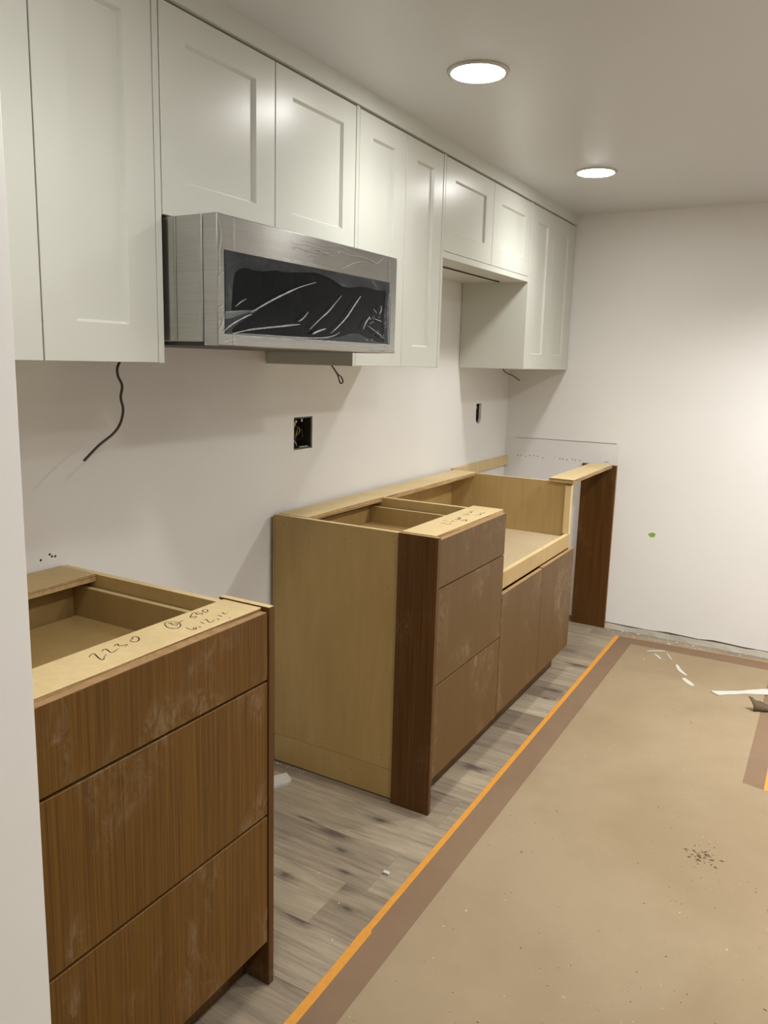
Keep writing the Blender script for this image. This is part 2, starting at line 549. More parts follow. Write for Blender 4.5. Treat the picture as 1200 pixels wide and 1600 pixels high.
# left wall with two cut-outs
def wall_grid(name, ys, zs, holes, extra):
    bm = bmesh.new()
    T = -0.10
    for i in range(len(ys) - 1):
        for j in range(len(zs) - 1):
            if (i, j) in holes: continue
            vs = [bm.verts.new((0, yy, zz)) for yy, zz in ((ys[i], zs[j]), (ys[i + 1], zs[j]), (ys[i + 1], zs[j + 1]), (ys[i], zs[j + 1]))]
            bm.faces.new(vs)
    extra(bm)
    bmesh.ops.remove_doubles(bm, verts=bm.verts, dist=1e-5)
    r = bmesh.ops.extrude_face_region(bm, geom=bm.faces[:])
    for v in r['geom']:
        if isinstance(v, bmesh.types.BMVert):
            v.co.x += -0.013
    return obj(name, bm, M['wall'])
ys = [0.655, 2.150, 2.258, 3.690, 3.762, Y1 + 0.1]
zs = [0.0, 1.075, 1.080, 1.182, 1.186, 2.16]
def slot(bm):
    # stadium hole bottom inside the rectangle y 3.69..3.762, z 1.080..1.182 (square top, round bottom)
    ya, yb, za, zb = 3.690, 3.762, 1.075, 1.186
    c = (ya + yb) / 2
    r = (yb - ya) / 2 - 0.003
    zc = za + r + 0.004
    pts = []
    n = 12
    for k in range(n + 1):
        th = math.pi + math.pi * k / n
        pts.append((c + r * math.cos(th), zc + r * math.sin(th)))
    top = [(c + r, zb - 0.004), (c - r, zb - 0.004)]
    V = lambda p: bm.verts.new((0, p[0], p[1]))
    # left strip, right strip, top strip
    bm.faces.new([V(p) for p in ((ya, zc), (c - r, zc), (c - r, zb - 0.004), (ya, zb - 0.004))])
    bm.faces.new([V(p) for p in ((c + r, zc), (yb, zc), (yb, zb - 0.004), (c + r, zb - 0.004))])
    bm.faces.new([V(p) for p in ((ya, zb - 0.004), (yb, zb - 0.004), (yb, zb), (ya, zb))])
    for k in range(n):
        p, q = pts[k], pts[k + 1]
        def outer(p):
            th = math.atan2(p[1] - zc, p[0] - c)
            yy = ya + (yb - ya) * (0.5 + 0.5 * (p[0] - c) / r)
            return (yy, za)
        bm.faces.new([V(x) for x in (p, outer(p), outer(q), q)][:4])
    bm.faces.new([V(x) for x in ((ya, zc), (ya, za), pts[0])])
    bm.faces.new([V(x) for x in ((yb, zc), pts[-1], (yb, za))])
wl = wall_grid('wall_left', ys, zs, {(1, 1), (1, 2), (1, 3), (3, 1), (3, 2), (3, 3)}, slot)
bm = bmesh.new()
# fill the unused slivers of the first hole (z 1.075..1.080 is part of it, keep opening 1.076..1.184)
tag(wl, kind='structure')
box('wall_stud_backing', (-0.20, 0.655, 0), (-0.10, Y1, 2.12), M['gap_dark'], wl, 0)

# stub wall at the left edge of the photo
M['old_plaster'] = mat_paint('old_plaster', (0.42, 0.38, 0.31), 0.9, 0.4, 120, 0.35)
ws = box('wall_near_left', (-0.10, Y0, 0), (0.66, 0.6545, ceil_z(0.0) + 0.01), M['wall'], None, 0.0015)
tag(ws, kind='structure')

# far wall: drywall stops short of the floor
bm = bmesh.new()
z0s = [(-0.1, 0.030), (0.60, 0.030), (0.86, 0.027), (0.95, 0.034), (1.10, 0.028), (1.17, 0.036), (1.3, 0.030), (X1, 0.028)]
fr = [bm.verts.new((x, Y1, z)) for x, z in z0s] + [bm.verts.new((X1, Y1, 2.16)), bm.verts.new((-0.1, Y1, 2.16))]
bk = [bm.verts.new((v.co.x, Y1 + 0.013, v.co.z)) for v in fr]
bm.faces.new(fr); bm.faces.new(bk)
for i in range(len(fr)):
    j = (i + 1) % len(fr)
    bm.faces.new((fr[i], fr[j], bk[j], bk[i]))
wf = tag(obj('wall_far', bm, M['wall']), kind='structure')
box('wall_plate', (-0.1, Y1 + 0.0135, 0.0), (X1, Y1 + 0.12, 2.12), M['old_plaster'], wf, 0)
# replaced piece of drywall behind the missing dishwasher
box('drywall_patch', (0.002, Y1 - 0.0012, 0.035), (0.628, Y1 + 0.001, 0.988), M['wall_patch'], wf, 0.0008)
bm = bmesh.new()
for (x, z) in [(0.0773, 0.8889), (0.0969, 0.8894), (0.1242, 0.8855), (0.1453, 0.8934), (0.1689, 0.8933), (0.1914, 0.8921),
               (0.2205, 0.8852), (0.3164, 0.8892), (0.3330, 0.8886), (0.3558, 0.8865), (0.3851, 0.8910), (0.4026, 0.8875),
               (0.4248, 0.8884), (0.5604, 0.8931), (0.5732, 0.8922), (0.5678, 0.8780)]:
    bmesh.ops.create_cone(bm, cap_ends=True, segments=8, radius1=0.0030, radius2=0.0024, depth=0.001,
                          matrix=Matrix.Translation((x, Y1 - 0.0015, z)) @ Matrix.Rotation(math.pi / 2, 4, 'X'))
tag(obj('pinholes', bm, M['gap_dark'], wf), kind='stuff')
bm = bmesh.new()   # cut line round the patch
for a, b_ in (((0.061, 0.9855), (0.20, 0.9885)), ((0.20, 0.9885), (0.613, 0.9905))):
    add_tube(bm, [(a[0], Y1 - 0.0006, a[1]), (b_[0], Y1 - 0.0006, b_[1])], 0.0013, 6)
tag(obj('cut_line', bm, M['plate'], wf))
# crumbly strip of old plaster left along the floor
bm = bmesh.new()
n = 60
prev = None
for i in range(n + 1):
    x = 0.60 + (X1 - 0.60) * i / n
    h = 0.0275 + 0.003 * math.sin(i * 1.7) + random.uniform(-0.003, 0.003)
    d = 0.022 + random.uniform(-0.006, 0.007)
    cur = [bm.verts.new(p) for p in ((x, Y1 + 0.012, h), (x, Y1 - 0.004, h * 0.8), (x, Y1 - d, 0.001))]
    if prev:
        for a in range(2):
            bm.faces.new((prev[a], cur[a], cur[a + 1], prev[a + 1]))
    prev = cur
tag(obj('trim_1', bm, M['old_plaster']), kind='structure')

wr = box('wall_right', (X1, Y0, 0), (X1 + 0.12, Y1 + 0.1, 2.16), M['wall'], None, 0)
tag(wr, kind='structure')
wb = box('wall_back', (0.66, Y0 - 0.12, 0), (X1 + 0.12, Y0, 2.16), M['wall'], None, 0)
tag(wb, kind='structure')

# ================================================================ CEILING LIGHTS
def lamp_mat():
    m, nt, b = new_mat('lit_diffuser')
    n = noise(nt, coords(nt), 8, 1)
    c = ramp(nt, n, [(0.0, tuple(x * 0.97 for x in LAMP_COLOR)), (1.0, LAMP_COLOR)])
    nt.links.new(c, b.inputs['Emission Color'])
    b.inputs['Emission Strength'].default_value = LAMP_STRENGTH
    b.inputs['Base Color'].default_value = (0.8, 0.8, 0.8, 1)
    return m
M['lamp'] = lamp_mat()
lamp_labels = ['lit round recessed ceiling light nearer the camera, above the microwave run',
               'lit round recessed ceiling light further away, nearer the far wall',
               'round ceiling light over the near base cabinet, outside the photo',
               'round ceiling light in the second row beside the far wall',
               'round ceiling light in the second row level with the microwave',
               'round ceiling light in the second row over the near drawers',
               'added round ceiling light in an unseen third row, brightening the far wall',
               'added round ceiling light in an unseen third row, toward the camera',
               'round ceiling light behind the camera']
def lathe(bm, prof, cx, cy, seg=32, mi=0):
    rings = []
    for (r, z) in prof:
        if r < 1e-6:
            rings.append([bm.verts.new((cx, cy, z))])
        else:
            rings.append([bm.verts.new((cx + r * math.cos(2 * math.pi * k / seg), cy + r * math.sin(2 * math.pi * k / seg), z)) for k in range(seg)])
    for a, b_ in zip(rings[:-1], rings[1:]):
        for k in range(seg):
            k2 = (k + 1) % seg
            if len(a) == 1: f = bm.faces.new((a[0], b_[k2], b_[k]))
            elif len(b_) == 1: f = bm.faces.new((a[k], a[k2], b_[0]))
            else: f = bm.faces.new((a[k], a[k2], b_[k2], b_[k]))
            f.material_index = mi
for i, (lx, ly) in enumerate(LAMPS):
    cz = ceil_z(ly)
    t = thing('ceiling_light', (lx, ly, cz), lamp_labels[i], 'ceiling light', 'round recessed ceiling lights')
    bm = bmesh.new()
    lathe(bm, [(0.072, cz - 0.0065), (0.081, cz - 0.004), (0.083, cz + 0.0006), (0.070, cz + 0.0006), (0.072, cz - 0.0065)], lx, ly)
    obj('trim_ring', bm, M['white_plastic'], t, True)
    bm = bmesh.new()
    lathe(bm, [(0.0, cz - 0.0105), (0.035, cz - 0.0098), (0.058, cz - 0.0082), (0.0715, cz - 0.0058)], lx, ly)
    obj('diffuser', bm, M['lamp'], t, True)
    ld = bpy.data.lights.new('downlight', 'SPOT')
    ld.energy = SPOT_POWER[i]
    ld.color = LAMP_COLOR
    ld.spot_size = math.radians(144)
    ld.spot_blend = 1.0
    ld.shadow_soft_size = 0.065
    lo_ = bpy.data.objects.new('downlight', ld)
    lo_.location = (0, 0, -0.014)
    lo_.parent = t
    link(lo_)

# ================================================================ UPPER CABINETS
XU = 0.323
ZB, ZT = 1.3655, 2.0905
def shaker_door(parent, y0, y1, z0, z1, rails=None, name='door'):
    """slab with recessed centre: frame ring mesh + recessed panel as its sub-part"""
    y0 += 0.0014; y1 -= 0.0014
    ry0, ry1, rz0, rz1 = rails
    dpt, ch = 0.0085, 0.0055
    bm = bmesh.new()
    def ring(x, a, b_, c, d):
        return [bm.verts.new((x, yy, zz)) for yy, zz in ((a, c), (b_, c), (b_, d), (a, d))]
    back = ring(XU - 0.019, y0, y1, z0, z1)
    o1 = ring(XU - 0.001, y0, y1, z0, z1)
    o2 = ring(XU, y0 + 0.001, y1 - 0.001, z0 + 0.001, z1 - 0.001)
    i1 = ring(XU, ry0 - 0.0, ry1 + 0.0, rz0, rz1)
    i2 = ring(XU - dpt, ry0 + ch, ry1 - ch, rz0 + ch, rz1 - ch)
    bm.faces.new(back)
    for A, B in ((back, o1), (o1, o2), (o2, i1), (i1, i2)):
        for k in range(4):
            bm.faces.new((A[k], A[(k + 1) % 4], B[(k + 1) % 4], B[k]))
    d = obj(name, bm, M['cab_white'], parent)
    box('door_panel', (XU - dpt - 0.004, ry0 + ch, rz0 + ch), (XU - dpt, ry1 - ch, rz1 - ch), M['cab_white'], d, 0)
    return d

def upper(label, y0, y1, z0, doors, gable_l=None, gable_r=None, group='white shaker wall cabinets', floor_z=None):
    t = thing('wall_cabinet', (0, (y0 + y1) / 2, z0), label, 'wall cabinet', group)
    zc = z0 if floor_z is None else floor_z
    a = y0 + (0.0165 if gable_l else 0.0)
    b_ = y1 - (0.0165 if gable_r else 0.0)
    box('carcass', (0.002, a + 0.0005, zc + 0.0015), (XU - 0.0215, b_ - 0.0005, ZT), M['cab_white'], t, 0.0008)
    if gable_l: box('end_panel', (0.002, y0, z0 - 0.001), (XU + 0.0008, y0 + 0.0155, ZT), M['cab_white'], t, 0.0008)
    if gable_r: box('end_panel', (0.002, y1 - 0.0155, z0 - 0.001), (XU + 0.0008, y1, ZT), M['cab_white'], t, 0.0008)
    for (d0, d1, r) in doors:
        shaker_door(t, d0, d1, z0 + (0.0 if floor_z is None else 0.024), ZT - 0.0035, r)
    return t
upper('tall white shaker wall cabinet left of the microwave, cut off by the near wall',
      0.657, 1.247, ZB, [(0.660, 0.950, (0.735, 0.874, 1.441, 2.030)), (0.950, 1.231, (1.024, 1.155, 1.441, 2.030))], gable_r=True)
upper('short white shaker wall cabinet directly above the stainless microwave',
      1.2475, 2.001, 1.672, [(1.250, 1.6305, (1.325, 1.5575, 1.746, 2.026)), (1.6305, 2.001, (1.701, 1.9355, 1.746, 2.026))])
upper('tall narrow white shaker wall cabinet just right of the microwave',
      2.0015, 2.5855, ZB, [(2.018, 2.301, (2.094, 2.227, 1.433, 2.026)), (2.301, 2.568, (2.375, 2.498, 1.433, 2.026))], gable_l=True, gable_r=True)
t = upper('short white shaker wall cabinet over the open sink recess, with a lower rail',
          2.586, 3.4575, 1.748, [(2.5875, 3.0255, (2.667, 2.950, 1.845, 2.022)), (3.0255, 3.4575, (3.112, 3.386, 1.845, 2.020))], floor_z=1.762)
box('light_rail', (0.206 + 0.006, 2.5865, 1.748), (XU, 3.4570, 1.7705), M['cab_white'], t, 0.0008)
box('under_panel', (0.002, 2.5865, 1.7500), (0.199, 3.4570, 1.7615), M['cab_white'], t, 0.0008)
box('slot_shade_strip', (0.2040, 2.588, 1.7440), (0.2100, 3.40, 1.7612), M['gap_dark'], t, 0)  # dark strip standing in for the shade of the slot behind the rail
upper('tall white shaker wall cabinet in the corner by the far wall',
      3.458, 4.1235, ZB - 0.002, [(3.474, 3.785, (3.560, 3.700, 1.4325, 2.022)), (3.785, 4.1225, (3.864, 4.011, 1.4325, 2.022))], gable_l=True)
# fascia between cabinets and ceiling
bm = bmesh.new()
A = []
for yy in (0.655, Y1):
    A.append([bm.verts.new((x, yy, z)) for x, z in ((0.002, ZT + 0.002), (0.3295, ZT + 0.002), (0.3295, ceil_z(yy)), (0.002, ceil_z(yy)))])
for k in range(4):
    bm.faces.new((A[0][k], A[0][(k + 1) % 4], A[1][(k + 1) % 4], A[1][k]))
bm.faces.new(A[0]); bm.faces.new(A[1])
tag(obj('trim_2', bm, M['cab_white']), kind='structure')

# ================================================================ MICROWAVE
XM = 0.467
mw = thing('microwave', (0, 1.63, 1.403), 'stainless steel over-the-range microwave still wrapped in wrinkled clear film', 'microwave')
box('body', (0.004, 1.2575, 1.411), (0.4240, 2.001, 1.668), M['steel'], mw, 0.002)
box('body_flange', (0.324, 1.2555, 1.412), (0.352, 1.2578, 1.667), M['steel'], mw, 0.0008)
box('base_plate', (0.004, 1.260, 1.4030), (0.4240, 1.998, 1.4105), M['black_plastic'], mw, 0.001)
box('door_gasket', (0.4243, 1.262, 1.409), (0.4298, 1.996, 1.662), M['black_plastic'], mw, 0)
# door: frame ring with window opening
bm = bmesh.new()
def ring(x, a, b_, c, d, r=0.0, n=4):
    if r == 0:
        return [bm.verts.new((x, yy, zz)) for yy, zz in ((a, c), (b_, c), (b_, d), (a, d))]
wy0, wy1, wz0, wz1 = 1.2765, 1.971, 1.4285, 1.598
R0 = ring(0.430, 1.2555, 2.0015, 1.404, 1.6675)
R1 = ring(XM - 0.002, 1.2555, 2.0015, 1.404, 1.6675)
R2 = ring(XM, 1.2575, 1.9995, 1.406, 1.6655)
R3 = ring(XM, wy0, wy1, wz0, wz1)
R4 = ring(XM - 0.007, wy0 + 0.002, wy1 - 0.002, wz0 + 0.002, wz1 - 0.002)
bm.faces.new(R0)
for A, B in ((R0, R1), (R1, R2), (R2, R3), (R3, R4)):
    for k in range(4):
        bm.faces.new((A[k], A[(k + 1) % 4], B[(k + 1) % 4], B[k]))
door = obj('microwave_door', bm, M['steel'], mw)
tag(door, 'brushed steel door frame')
box('door_window', (XM - 0.012, wy0 + 0.002, wz0 + 0.002), (XM - 0.0055, wy1 - 0.002, wz1 - 0.002), M['black_glass'], door, 0)
# protective film: hazy where it stands off the glass, wavy edge where it clings
inner = [(1.3288,1.5653),(1.3496,1.5692),(1.3708,1.5673),(1.3953,1.5676),(1.4260,1.5709),(1.4489,1.5751),(1.4843,1.5754),(1.5271,1.5793),(1.5651,1.5834),(1.6046,1.5865),(1.6456,1.5833),(1.6739,1.5797),(1.7030,1.5717),(1.7328,1.5658),(1.7710,1.5669),(1.8102,1.5738),(1.8509,1.5742),(1.8932,1.5709),(1.9457,1.5712),(1.9430,1.5385),(1.9391,1.4948),(1.9428,1.4600),(1.9424,1.4336),(1.8999,1.4343),(1.8484,1.4423),(1.8071,1.4515),(1.7675,1.4498),(1.7293,1.4418),(1.6923,1.4363),(1.6562,1.4365),(1.5941,1.4333),(1.5288,1.4337),(1.4673,1.4327),(1.4091,1.4331),(1.3541,1.4328),(1.3071,1.4321),(1.3046,1.4386),(1.3227,1.4512),(1.3651,1.4721),(1.3924,1.4858),(1.3651,1.4788),(1.3280,1.4698),(1.3049,1.4634),(1.3025,1.4845),(1.3054,1.5174),(1.3092,1.5405),(1.3144,1.5556)]
iv = [Vector((0, a, b_)) for a, b_ in inner]
iv = spline(iv + [iv[0]], 3)[:-1]
ctr = Vector((0, 1.63, 1.51))
oy0, oy1, oz0, oz1 = 1.2545, 2.0035, 1.4025, 1.6690
bm = bmesh.new()
IN, OUT, MID = [], [], []
for p in iv:
    d = p - ctr
    s = min(((oy1 - ctr.y) / d.y) if d.y > 0 else ((oy0 - ctr.y) / d.y) if d.y < 0 else 1e9,
            ((oz1 - ctr.z) / d.z) if d.z > 0 else ((oz0 - ctr.z) / d.z) if d.z < 0 else 1e9)
    q = ctr + d * s
    IN.append(bm.verts.new((XM - 0.0035, p.y, p.z)))
    mid = p.lerp(q, 0.45)
    MID.append(bm.verts.new((XM + 0.0025 + random.uniform(-0.0008, 0.0012), mid.y, mid.z)))
    OUT.append(bm.verts.new((XM + 0.0018, q.y, q.z)))
n = len(iv)
for i in range(n):
    j = (i + 1) % n
    bm.faces.new((IN[i], IN[j], MID[j], MID[i]))
    bm.faces.new((MID[i], MID[j], OUT[j], OUT[i]))
tag(obj('plastic_film', bm, M['film'], mw, True), 'loose clear protective film over the door')
# hanging film tail at lower right and film wrapped on the left side
bm = bmesh.new()
tail = [(1.86, 1.4035), (1.8994, 1.3992), (1.9288, 1.3950), (1.9541, 1.3869), (1.9724, 1.3760), (1.9899, 1.3825), (2.0013, 1.3988), (2.0035, 1.4060)]
va = [bm.verts.new((XM + 0.003 + 0.002 * math.sin(i), a, b_)) for i, (a, b_) in enumerate(tail)]
vb = [bm.verts.new((XM + 0.002, a, 1.412)) for i, (a, b_) in enumerate(tail)]
for i in range(len(tail) - 1):
    bm.faces.new((va[i], va[i + 1], vb[i + 1], vb[i]))
ysd = 1.2540
side = [(XM, 1.669), (0.418, 1.672), (0.414, 1.64), (0.412, 1.50), (0.402, 1.422), (0.424, 1.416), (0.445, 1.402), (XM, 1.399)]
cv = [bm.verts.new((x, ysd - 0.002 * math.sin(i * 2), z)) for i, (x, z) in enumerate(side)]
bm.faces.new(cv)
tag(obj('film_flap', bm, M['film'], mw, True), kind='stuff')
strokes = [
 ([(1.3588,1.4777),(1.3887,1.4906),(1.4337,1.5095),(1.4807,1.5273),(1.5359,1.5466),(1.6007,1.5637)], .0034),
 ([(1.2985,1.4301),(1.3505,1.4401),(1.4054,1.4469),(1.4632,1.4533),(1.5057,1.4583),(1.5358,1.4614)], .0038),
 ([(1.5762,1.4515),(1.6161,1.4763),(1.6573,1.4999),(1.6889,1.5236),(1.7141,1.5420)], .0026),
 ([(1.6672,1.4460),(1.7016,1.4653),(1.7383,1.4893),(1.7681,1.5154),(1.7986,1.5421),(1.8064,1.5480)], .0032),
 ([(1.5883,1.4414),(1.6132,1.4494),(1.6442,1.4566)], .0045),
 ([(1.5306,1.4677),(1.5497,1.4762),(1.5702,1.4923)], .0028),
 ([(1.2711,1.4338),(1.2987,1.4499),(1.3401,1.4672),(1.3614,1.4735)], .0030),
 ([(1.2985,1.4301),(1.3776,1.4311),(1.4634,1.4311),(1.5634,1.4314),(1.6448,1.4353),(1.6876,1.4429),(1.7079,1.4517)], .0024),
 ([(1.8220,1.4631),(1.8336,1.4804),(1.8535,1.4983)], .0032),
 ([(1.8462,1.4747),(1.8849,1.4618),(1.9339,1.4443)], .0018),
 ([(1.3067,1.4855),(1.3247,1.4966),(1.3430,1.5047)], .0018),
 ([(1.8735,1.5207),(1.8912,1.5091)], .0022),
 ([(1.8790,1.4947),(1.9183,1.4893)], .0022),
 ([(1.905,1.507),(1.915,1.522),(1.912,1.532)], .003),
 ([(1.4977,1.6488),(1.5222,1.6417),(1.5600,1.6450),(1.6125,1.6447),(1.6961,1.6481),(1.7256,1.6461),(1.7710,1.6459),(1.8221,1.6514)], .0009),
 ([(1.7047,1.6048),(1.7415,1.6187),(1.7794,1.6310),(1.8267,1.6386)], .0011),
 ([(1.5161,1.6356),(1.5861,1.6321),(1.6537,1.6389),(1.7254,1.6499)], .0008),
 ([(1.7865,1.6478),(1.8510,1.6455),(1.8847,1.6412),(1.9182,1.6578)], .0006),
 ([(1.5100,1.6330),(1.5224,1.6300)], .0009),
 ([(1.5471,1.6540),(1.6190,1.6530),(1.7031,1.6598),(1.7478,1.6548)], .0006),
 ([(1.560,1.628),(1.60,1.640),(1.66,1.634),(1.70,1.641)], .0006),
 ([(1.57,1.617),(1.59,1.624),(1.615,1.622)], .0008),
 ([(1.305,1.6655),(1.3055,1.600)], .0010),
 ([(1.305,1.427),(1.3055,1.406)], .0010),
 ([(1.9543,1.6606),(1.9577,1.5995)], .0010),
 ([(1.963,1.590),(1.960,1.540),(1.961,1.480),(1.958,1.432)], .0016),
 ([(1.951,1.570),(1.950,1.500),(1.953,1.440)], .0012),
 ([(1.2565,1.664),(1.264,1.640),(1.266,1.620),(1.260,1.590),(1.2612,1.555),(1.258,1.520)], .0011),
 ([(1.2575,1.540),(1.266,1.549),(1.273,1.552)], .0011),
 ([(1.2575,1.480),(1.272,1.487)], .0010),
 ([(1.2575,1.435),(1.268,1.447),(1.273,1.465)], .0010),
 ([(1.262,1.410),(1.30,1.419),(1.36,1.425),(1.45,1.4275),(1.60,1.4265),(1.75,1.4215),(1.90,1.4165),(1.985,1.4155)], .0018),
 ([(1.93,1.411),(1.955,1.4085),(1.985,1.4095)], .0022),
 ([(1.945,1.423),(1.972,1.4235)], .0020),
 ([(1.27,1.406),(1.33,1.4125),(1.42,1.4135)], .0010),
]
bm = bmesh.new()
for pts, wd in strokes:
    P = spline([(XM + 0.0028, a, b_) for a, b_ in pts], 6)
    nn = len(P)
    rads = [max(wd * 0.62, 0.0008) * (0.25 + 0.75 * math.sin(math.pi * (i + 0.6) / (nn + 0.2))) * random.uniform(0.7, 1.15) for i in range(nn)]
    add_tube(bm, P, rads, 7)
for k in range(26):      # small puckers near the right end of the window
    a, b_ = random.uniform(1.84, 1.94), random.uniform(1.437, 1.51)
    add_tube(bm, [(XM + 0.002, a, b_), (XM + 0.003, a + random.uniform(-.006, .008), b_ + random.uniform(-.006, .008))], [0.0009, 0.0003], 5)
tag(obj('film_wrinkles', bm, M['film_fold'], mw, True), kind='stuff')

# ================================================================ BASE CABINETS
XD = 0.628
def side_l(x0, x1, y0, y1, ztop, mat, parent, edge=None):
    """cabinet side with a toe-kick notch"""
    bm = bmesh.new()
    pr = [(x0, 0.0), (0.543, 0.0), (0.543, 0.1115), (x1, 0.1115), (x1, ztop), (x0, ztop)]
    a = [bm.verts.new((x, y0, z)) for x, z in pr]
    b_ = [bm.verts.new((x, y1, z)) for x, z in pr]
    bm.faces.new(a); bm.faces.new(b_)
    for i in range(6):
        f = bm.faces.new((a[i], a[(i + 1) % 6], b_[(i + 1) % 6], b_[i]))
        if edge is not None and i in (3, 4): f.material_index = 1
    return obj('side_panel', bm, [mat] + ([edge] if edge else []), parent)

def stroke_set(name, lst, z, parent, wd):
    bm = bmesh.new()
    for s in lst:
        add_stroke(bm, s, z, wd)
    return tag(obj(name, bm, M['ink'], parent), kind='stuff')

# ---- near drawer cabinet
nb = thing('base_cabinet', (0.3, 0.93, 0), 'brown three-drawer base cabinet nearest the camera, open top, 2230 pencilled on its rail', 'base cabinet', 'brown base cabinets along the wall')
PS, PP, ED, FE = M['ply_side'], M['ply_pale'], M['edge'], M['front_edge']
side_l(0.012, 0.609, 1.200, 1.2175, 0.8745, PS, nb, M['ply_pale'])
side_l(0.012, 0.609, 0.662, 0.6795, 0.8745, PS, nb)
box('back_panel', (0.004, 0.662, 0.10), (0.0115, 1.2175, 0.870), PS, nb, 0)
box('bottom_panel', (0.012, 0.680, 0.112), (0.607, 1.1995, 0.128), PS, nb, 0)
box('back_rail', (0.012, 0.6800, 0.8585), (0.1365, 1.1995, 0.8765), M['ply'], nb, 0.0008, ED, (0,))
box('front_rail', (0.510, 0.6625, 0.8600), (0.611, 1.2170, 0.8770), PP, nb, 0.0008, ED, (0, 1))
box('toe_kick', (0.544, 0.662, 0.0), (0.560, 1.2175, 0.111), M['veneer_dark'], nb, 0.0006)
lp = box('leg_panel', (0.496, 1.2180, 0.0), (0.6305, 1.2355, 0.8795), M['veneer_dark'], nb, 0.0008, M['ply_pale'], (2,))
tag(lp, 'darker brown leg panel on the right end')
for (z0, z1) in ((0.7245, 0.8700), (0.4190, 0.7190), (0.1120, 0.4135)):
    box('drawer_front', (0.6105, 0.664, z0), (XD, 1.2160, z1), M['veneer'], nb, 0.0009, FE if z1 > 0.8 else None, (2,))
dr = box('drawer_box', (0.080, 0.695, 0.7615), (0.605, 1.180, 0.7715), M['drawer_ply'], nb, 0)
box('drawer_side', (0.065, 1.1805, 0.7600), (0.606, 1.1945, 0.8440), M['drawer_ply'], dr, 0.0006, M['ply_pale'], (2,))
box('drawer_side', (0.065, 0.6810, 0.7600), (0.606, 0.6945, 0.8440), M['drawer_ply'], dr, 0.0006)
box('drawer_back', (0.065, 0.6950, 0.7600), (0.0795, 1.1800, 0.8440), M['drawer_ply'], dr, 0.0006)
stroke_set('pencil_note', [
 [(0.5453,0.8415),(0.5386,0.8517),(0.5383,0.8569),(0.5475,0.8542),(0.5618,0.8481),(0.5708,0.8465),(0.5736,0.8481),(0.5658,0.8560),(0.5583,0.8668)],
 [(0.5415,0.8717),(0.5368,0.8795),(0.5388,0.8826),(0.5467,0.8806),(0.5553,0.8773),(0.5598,0.8789),(0.5582,0.8858),(0.5544,0.8969)],
 [(0.5387,0.9001),(0.5348,0.9081),(0.5361,0.9109),(0.5436,0.9065),(0.5483,0.9115),(0.5515,0.9187),(0.5567,0.9090)],
 [(0.5401,0.9429),(0.5325,0.9465),(0.5315,0.9531),(0.5375,0.9551),(0.5473,0.9498),(0.5536,0.9410),(0.5519,0.9352),(0.5448,0.9335),(0.5383,0.9377),(0.5370,0.9428)],
 [(0.5212,1.0474),(0.5217,1.0379),(0.5343,1.0272),(0.5470,1.0226),(0.5578,1.0244),(0.5627,1.0301),(0.5572,1.0429),(0.5471,1.0514),(0.5340,1.0537),(0.5250,1.0499),(0.5212,1.0474)],
 [(0.5309,1.0369),(0.5292,1.0440),(0.5407,1.0388),(0.5416,1.0442),(0.5450,1.0480),(0.5517,1.0358)],
 [(0.5400,1.0553),(0.5389,1.0694)],
 [(0.5211,1.1181),(0.5267,1.1045),(0.5371,1.0894),(0.5405,1.0948),(0.5443,1.0995),(0.5500,1.0861)],
 [(0.5273,1.1234),(0.5273,1.1155),(0.5350,1.1103),(0.5367,1.1193),(0.5410,1.1196),(0.5452,1.1121)],
 [(0.5279,1.1427),(0.5262,1.1361),(0.5325,1.1297),(0.5394,1.1292),(0.5389,1.1368),(0.5316,1.1437),(0.5279,1.1427)],
 [(0.5725,1.0415),(0.5848,1.0382),(0.5924,1.0411),(0.5924,1.0481),(0.5865,1.0511),(0.5860,1.0460),(0.5927,1.0427)],
 [(0.5883,1.0585),(0.5958,1.0570)], [(0.5727,1.0793),(0.5870,1.0768)],
 [(0.5717,1.0910),(0.5712,1.0977),(0.5835,1.0902),(0.5906,1.0901),(0.5861,1.1045)],
 [(0.5854,1.1126),(0.5949,1.1100)], [(0.5714,1.1302),(0.5849,1.1281)],
 [(0.5683,1.1438),(0.5696,1.1474),(0.5783,1.1428),(0.5781,1.1533)], [(0.6037,1.1266),(0.6028,1.1317)]], 0.8770, nb, 0.0012)

# ---- second drawer cabinet
cb = thing('base_cabinet', (0.3, 2.28, 0), 'brown three-drawer base cabinet in the middle, bare ply side toward the camera', 'base cabinet', 'brown base cabinets along the wall')
box('side_panel', (0.020, 2.0205, 0.102), (0.609, 2.0380, 0.8750), PS, cb, 0.0008, M['ply_pale'], (2,))
box('side_plinth', (0.020, 2.0205, 0.004), (0.609, 2.0380, 0.1010), PS, cb, 0.0008)
side_l(0.020, 0.609, 2.5260, 2.5440, 0.8750, PS, cb, M['ply_pale'])
box('back_panel', (0.012, 2.0205, 0.10), (0.0195, 2.5440, 0.870), PS, cb, 0)
box('bottom_panel', (0.020, 2.0385, 0.112), (0.607, 2.5255, 0.128), PS, cb, 0)
box('back_rail', (0.0200, 2.0385, 0.8590), (0.1370, 2.5430, 0.8768), M['ply_pale'], cb, 0.0008, ED, (0,))
box('front_rail', (0.497, 2.0220, 0.8640), (0.612, 2.5540, 0.8815), PP, cb, 0.0008, ED, (0, 1))
box('toe_kick', (0.544, 2.0385, 0.0), (0.560, 2.5440, 0.111), M['veneer_dark'], cb, 0.0006)
lp = box('leg_panel', (0.4960, 2.0030, 0.0), (0.6295, 2.0200, 0.8800), M['veneer_dark'], cb, 0.0008, FE, (2,))
tag(lp, 'dark brown leg panel on the corner facing the gap')
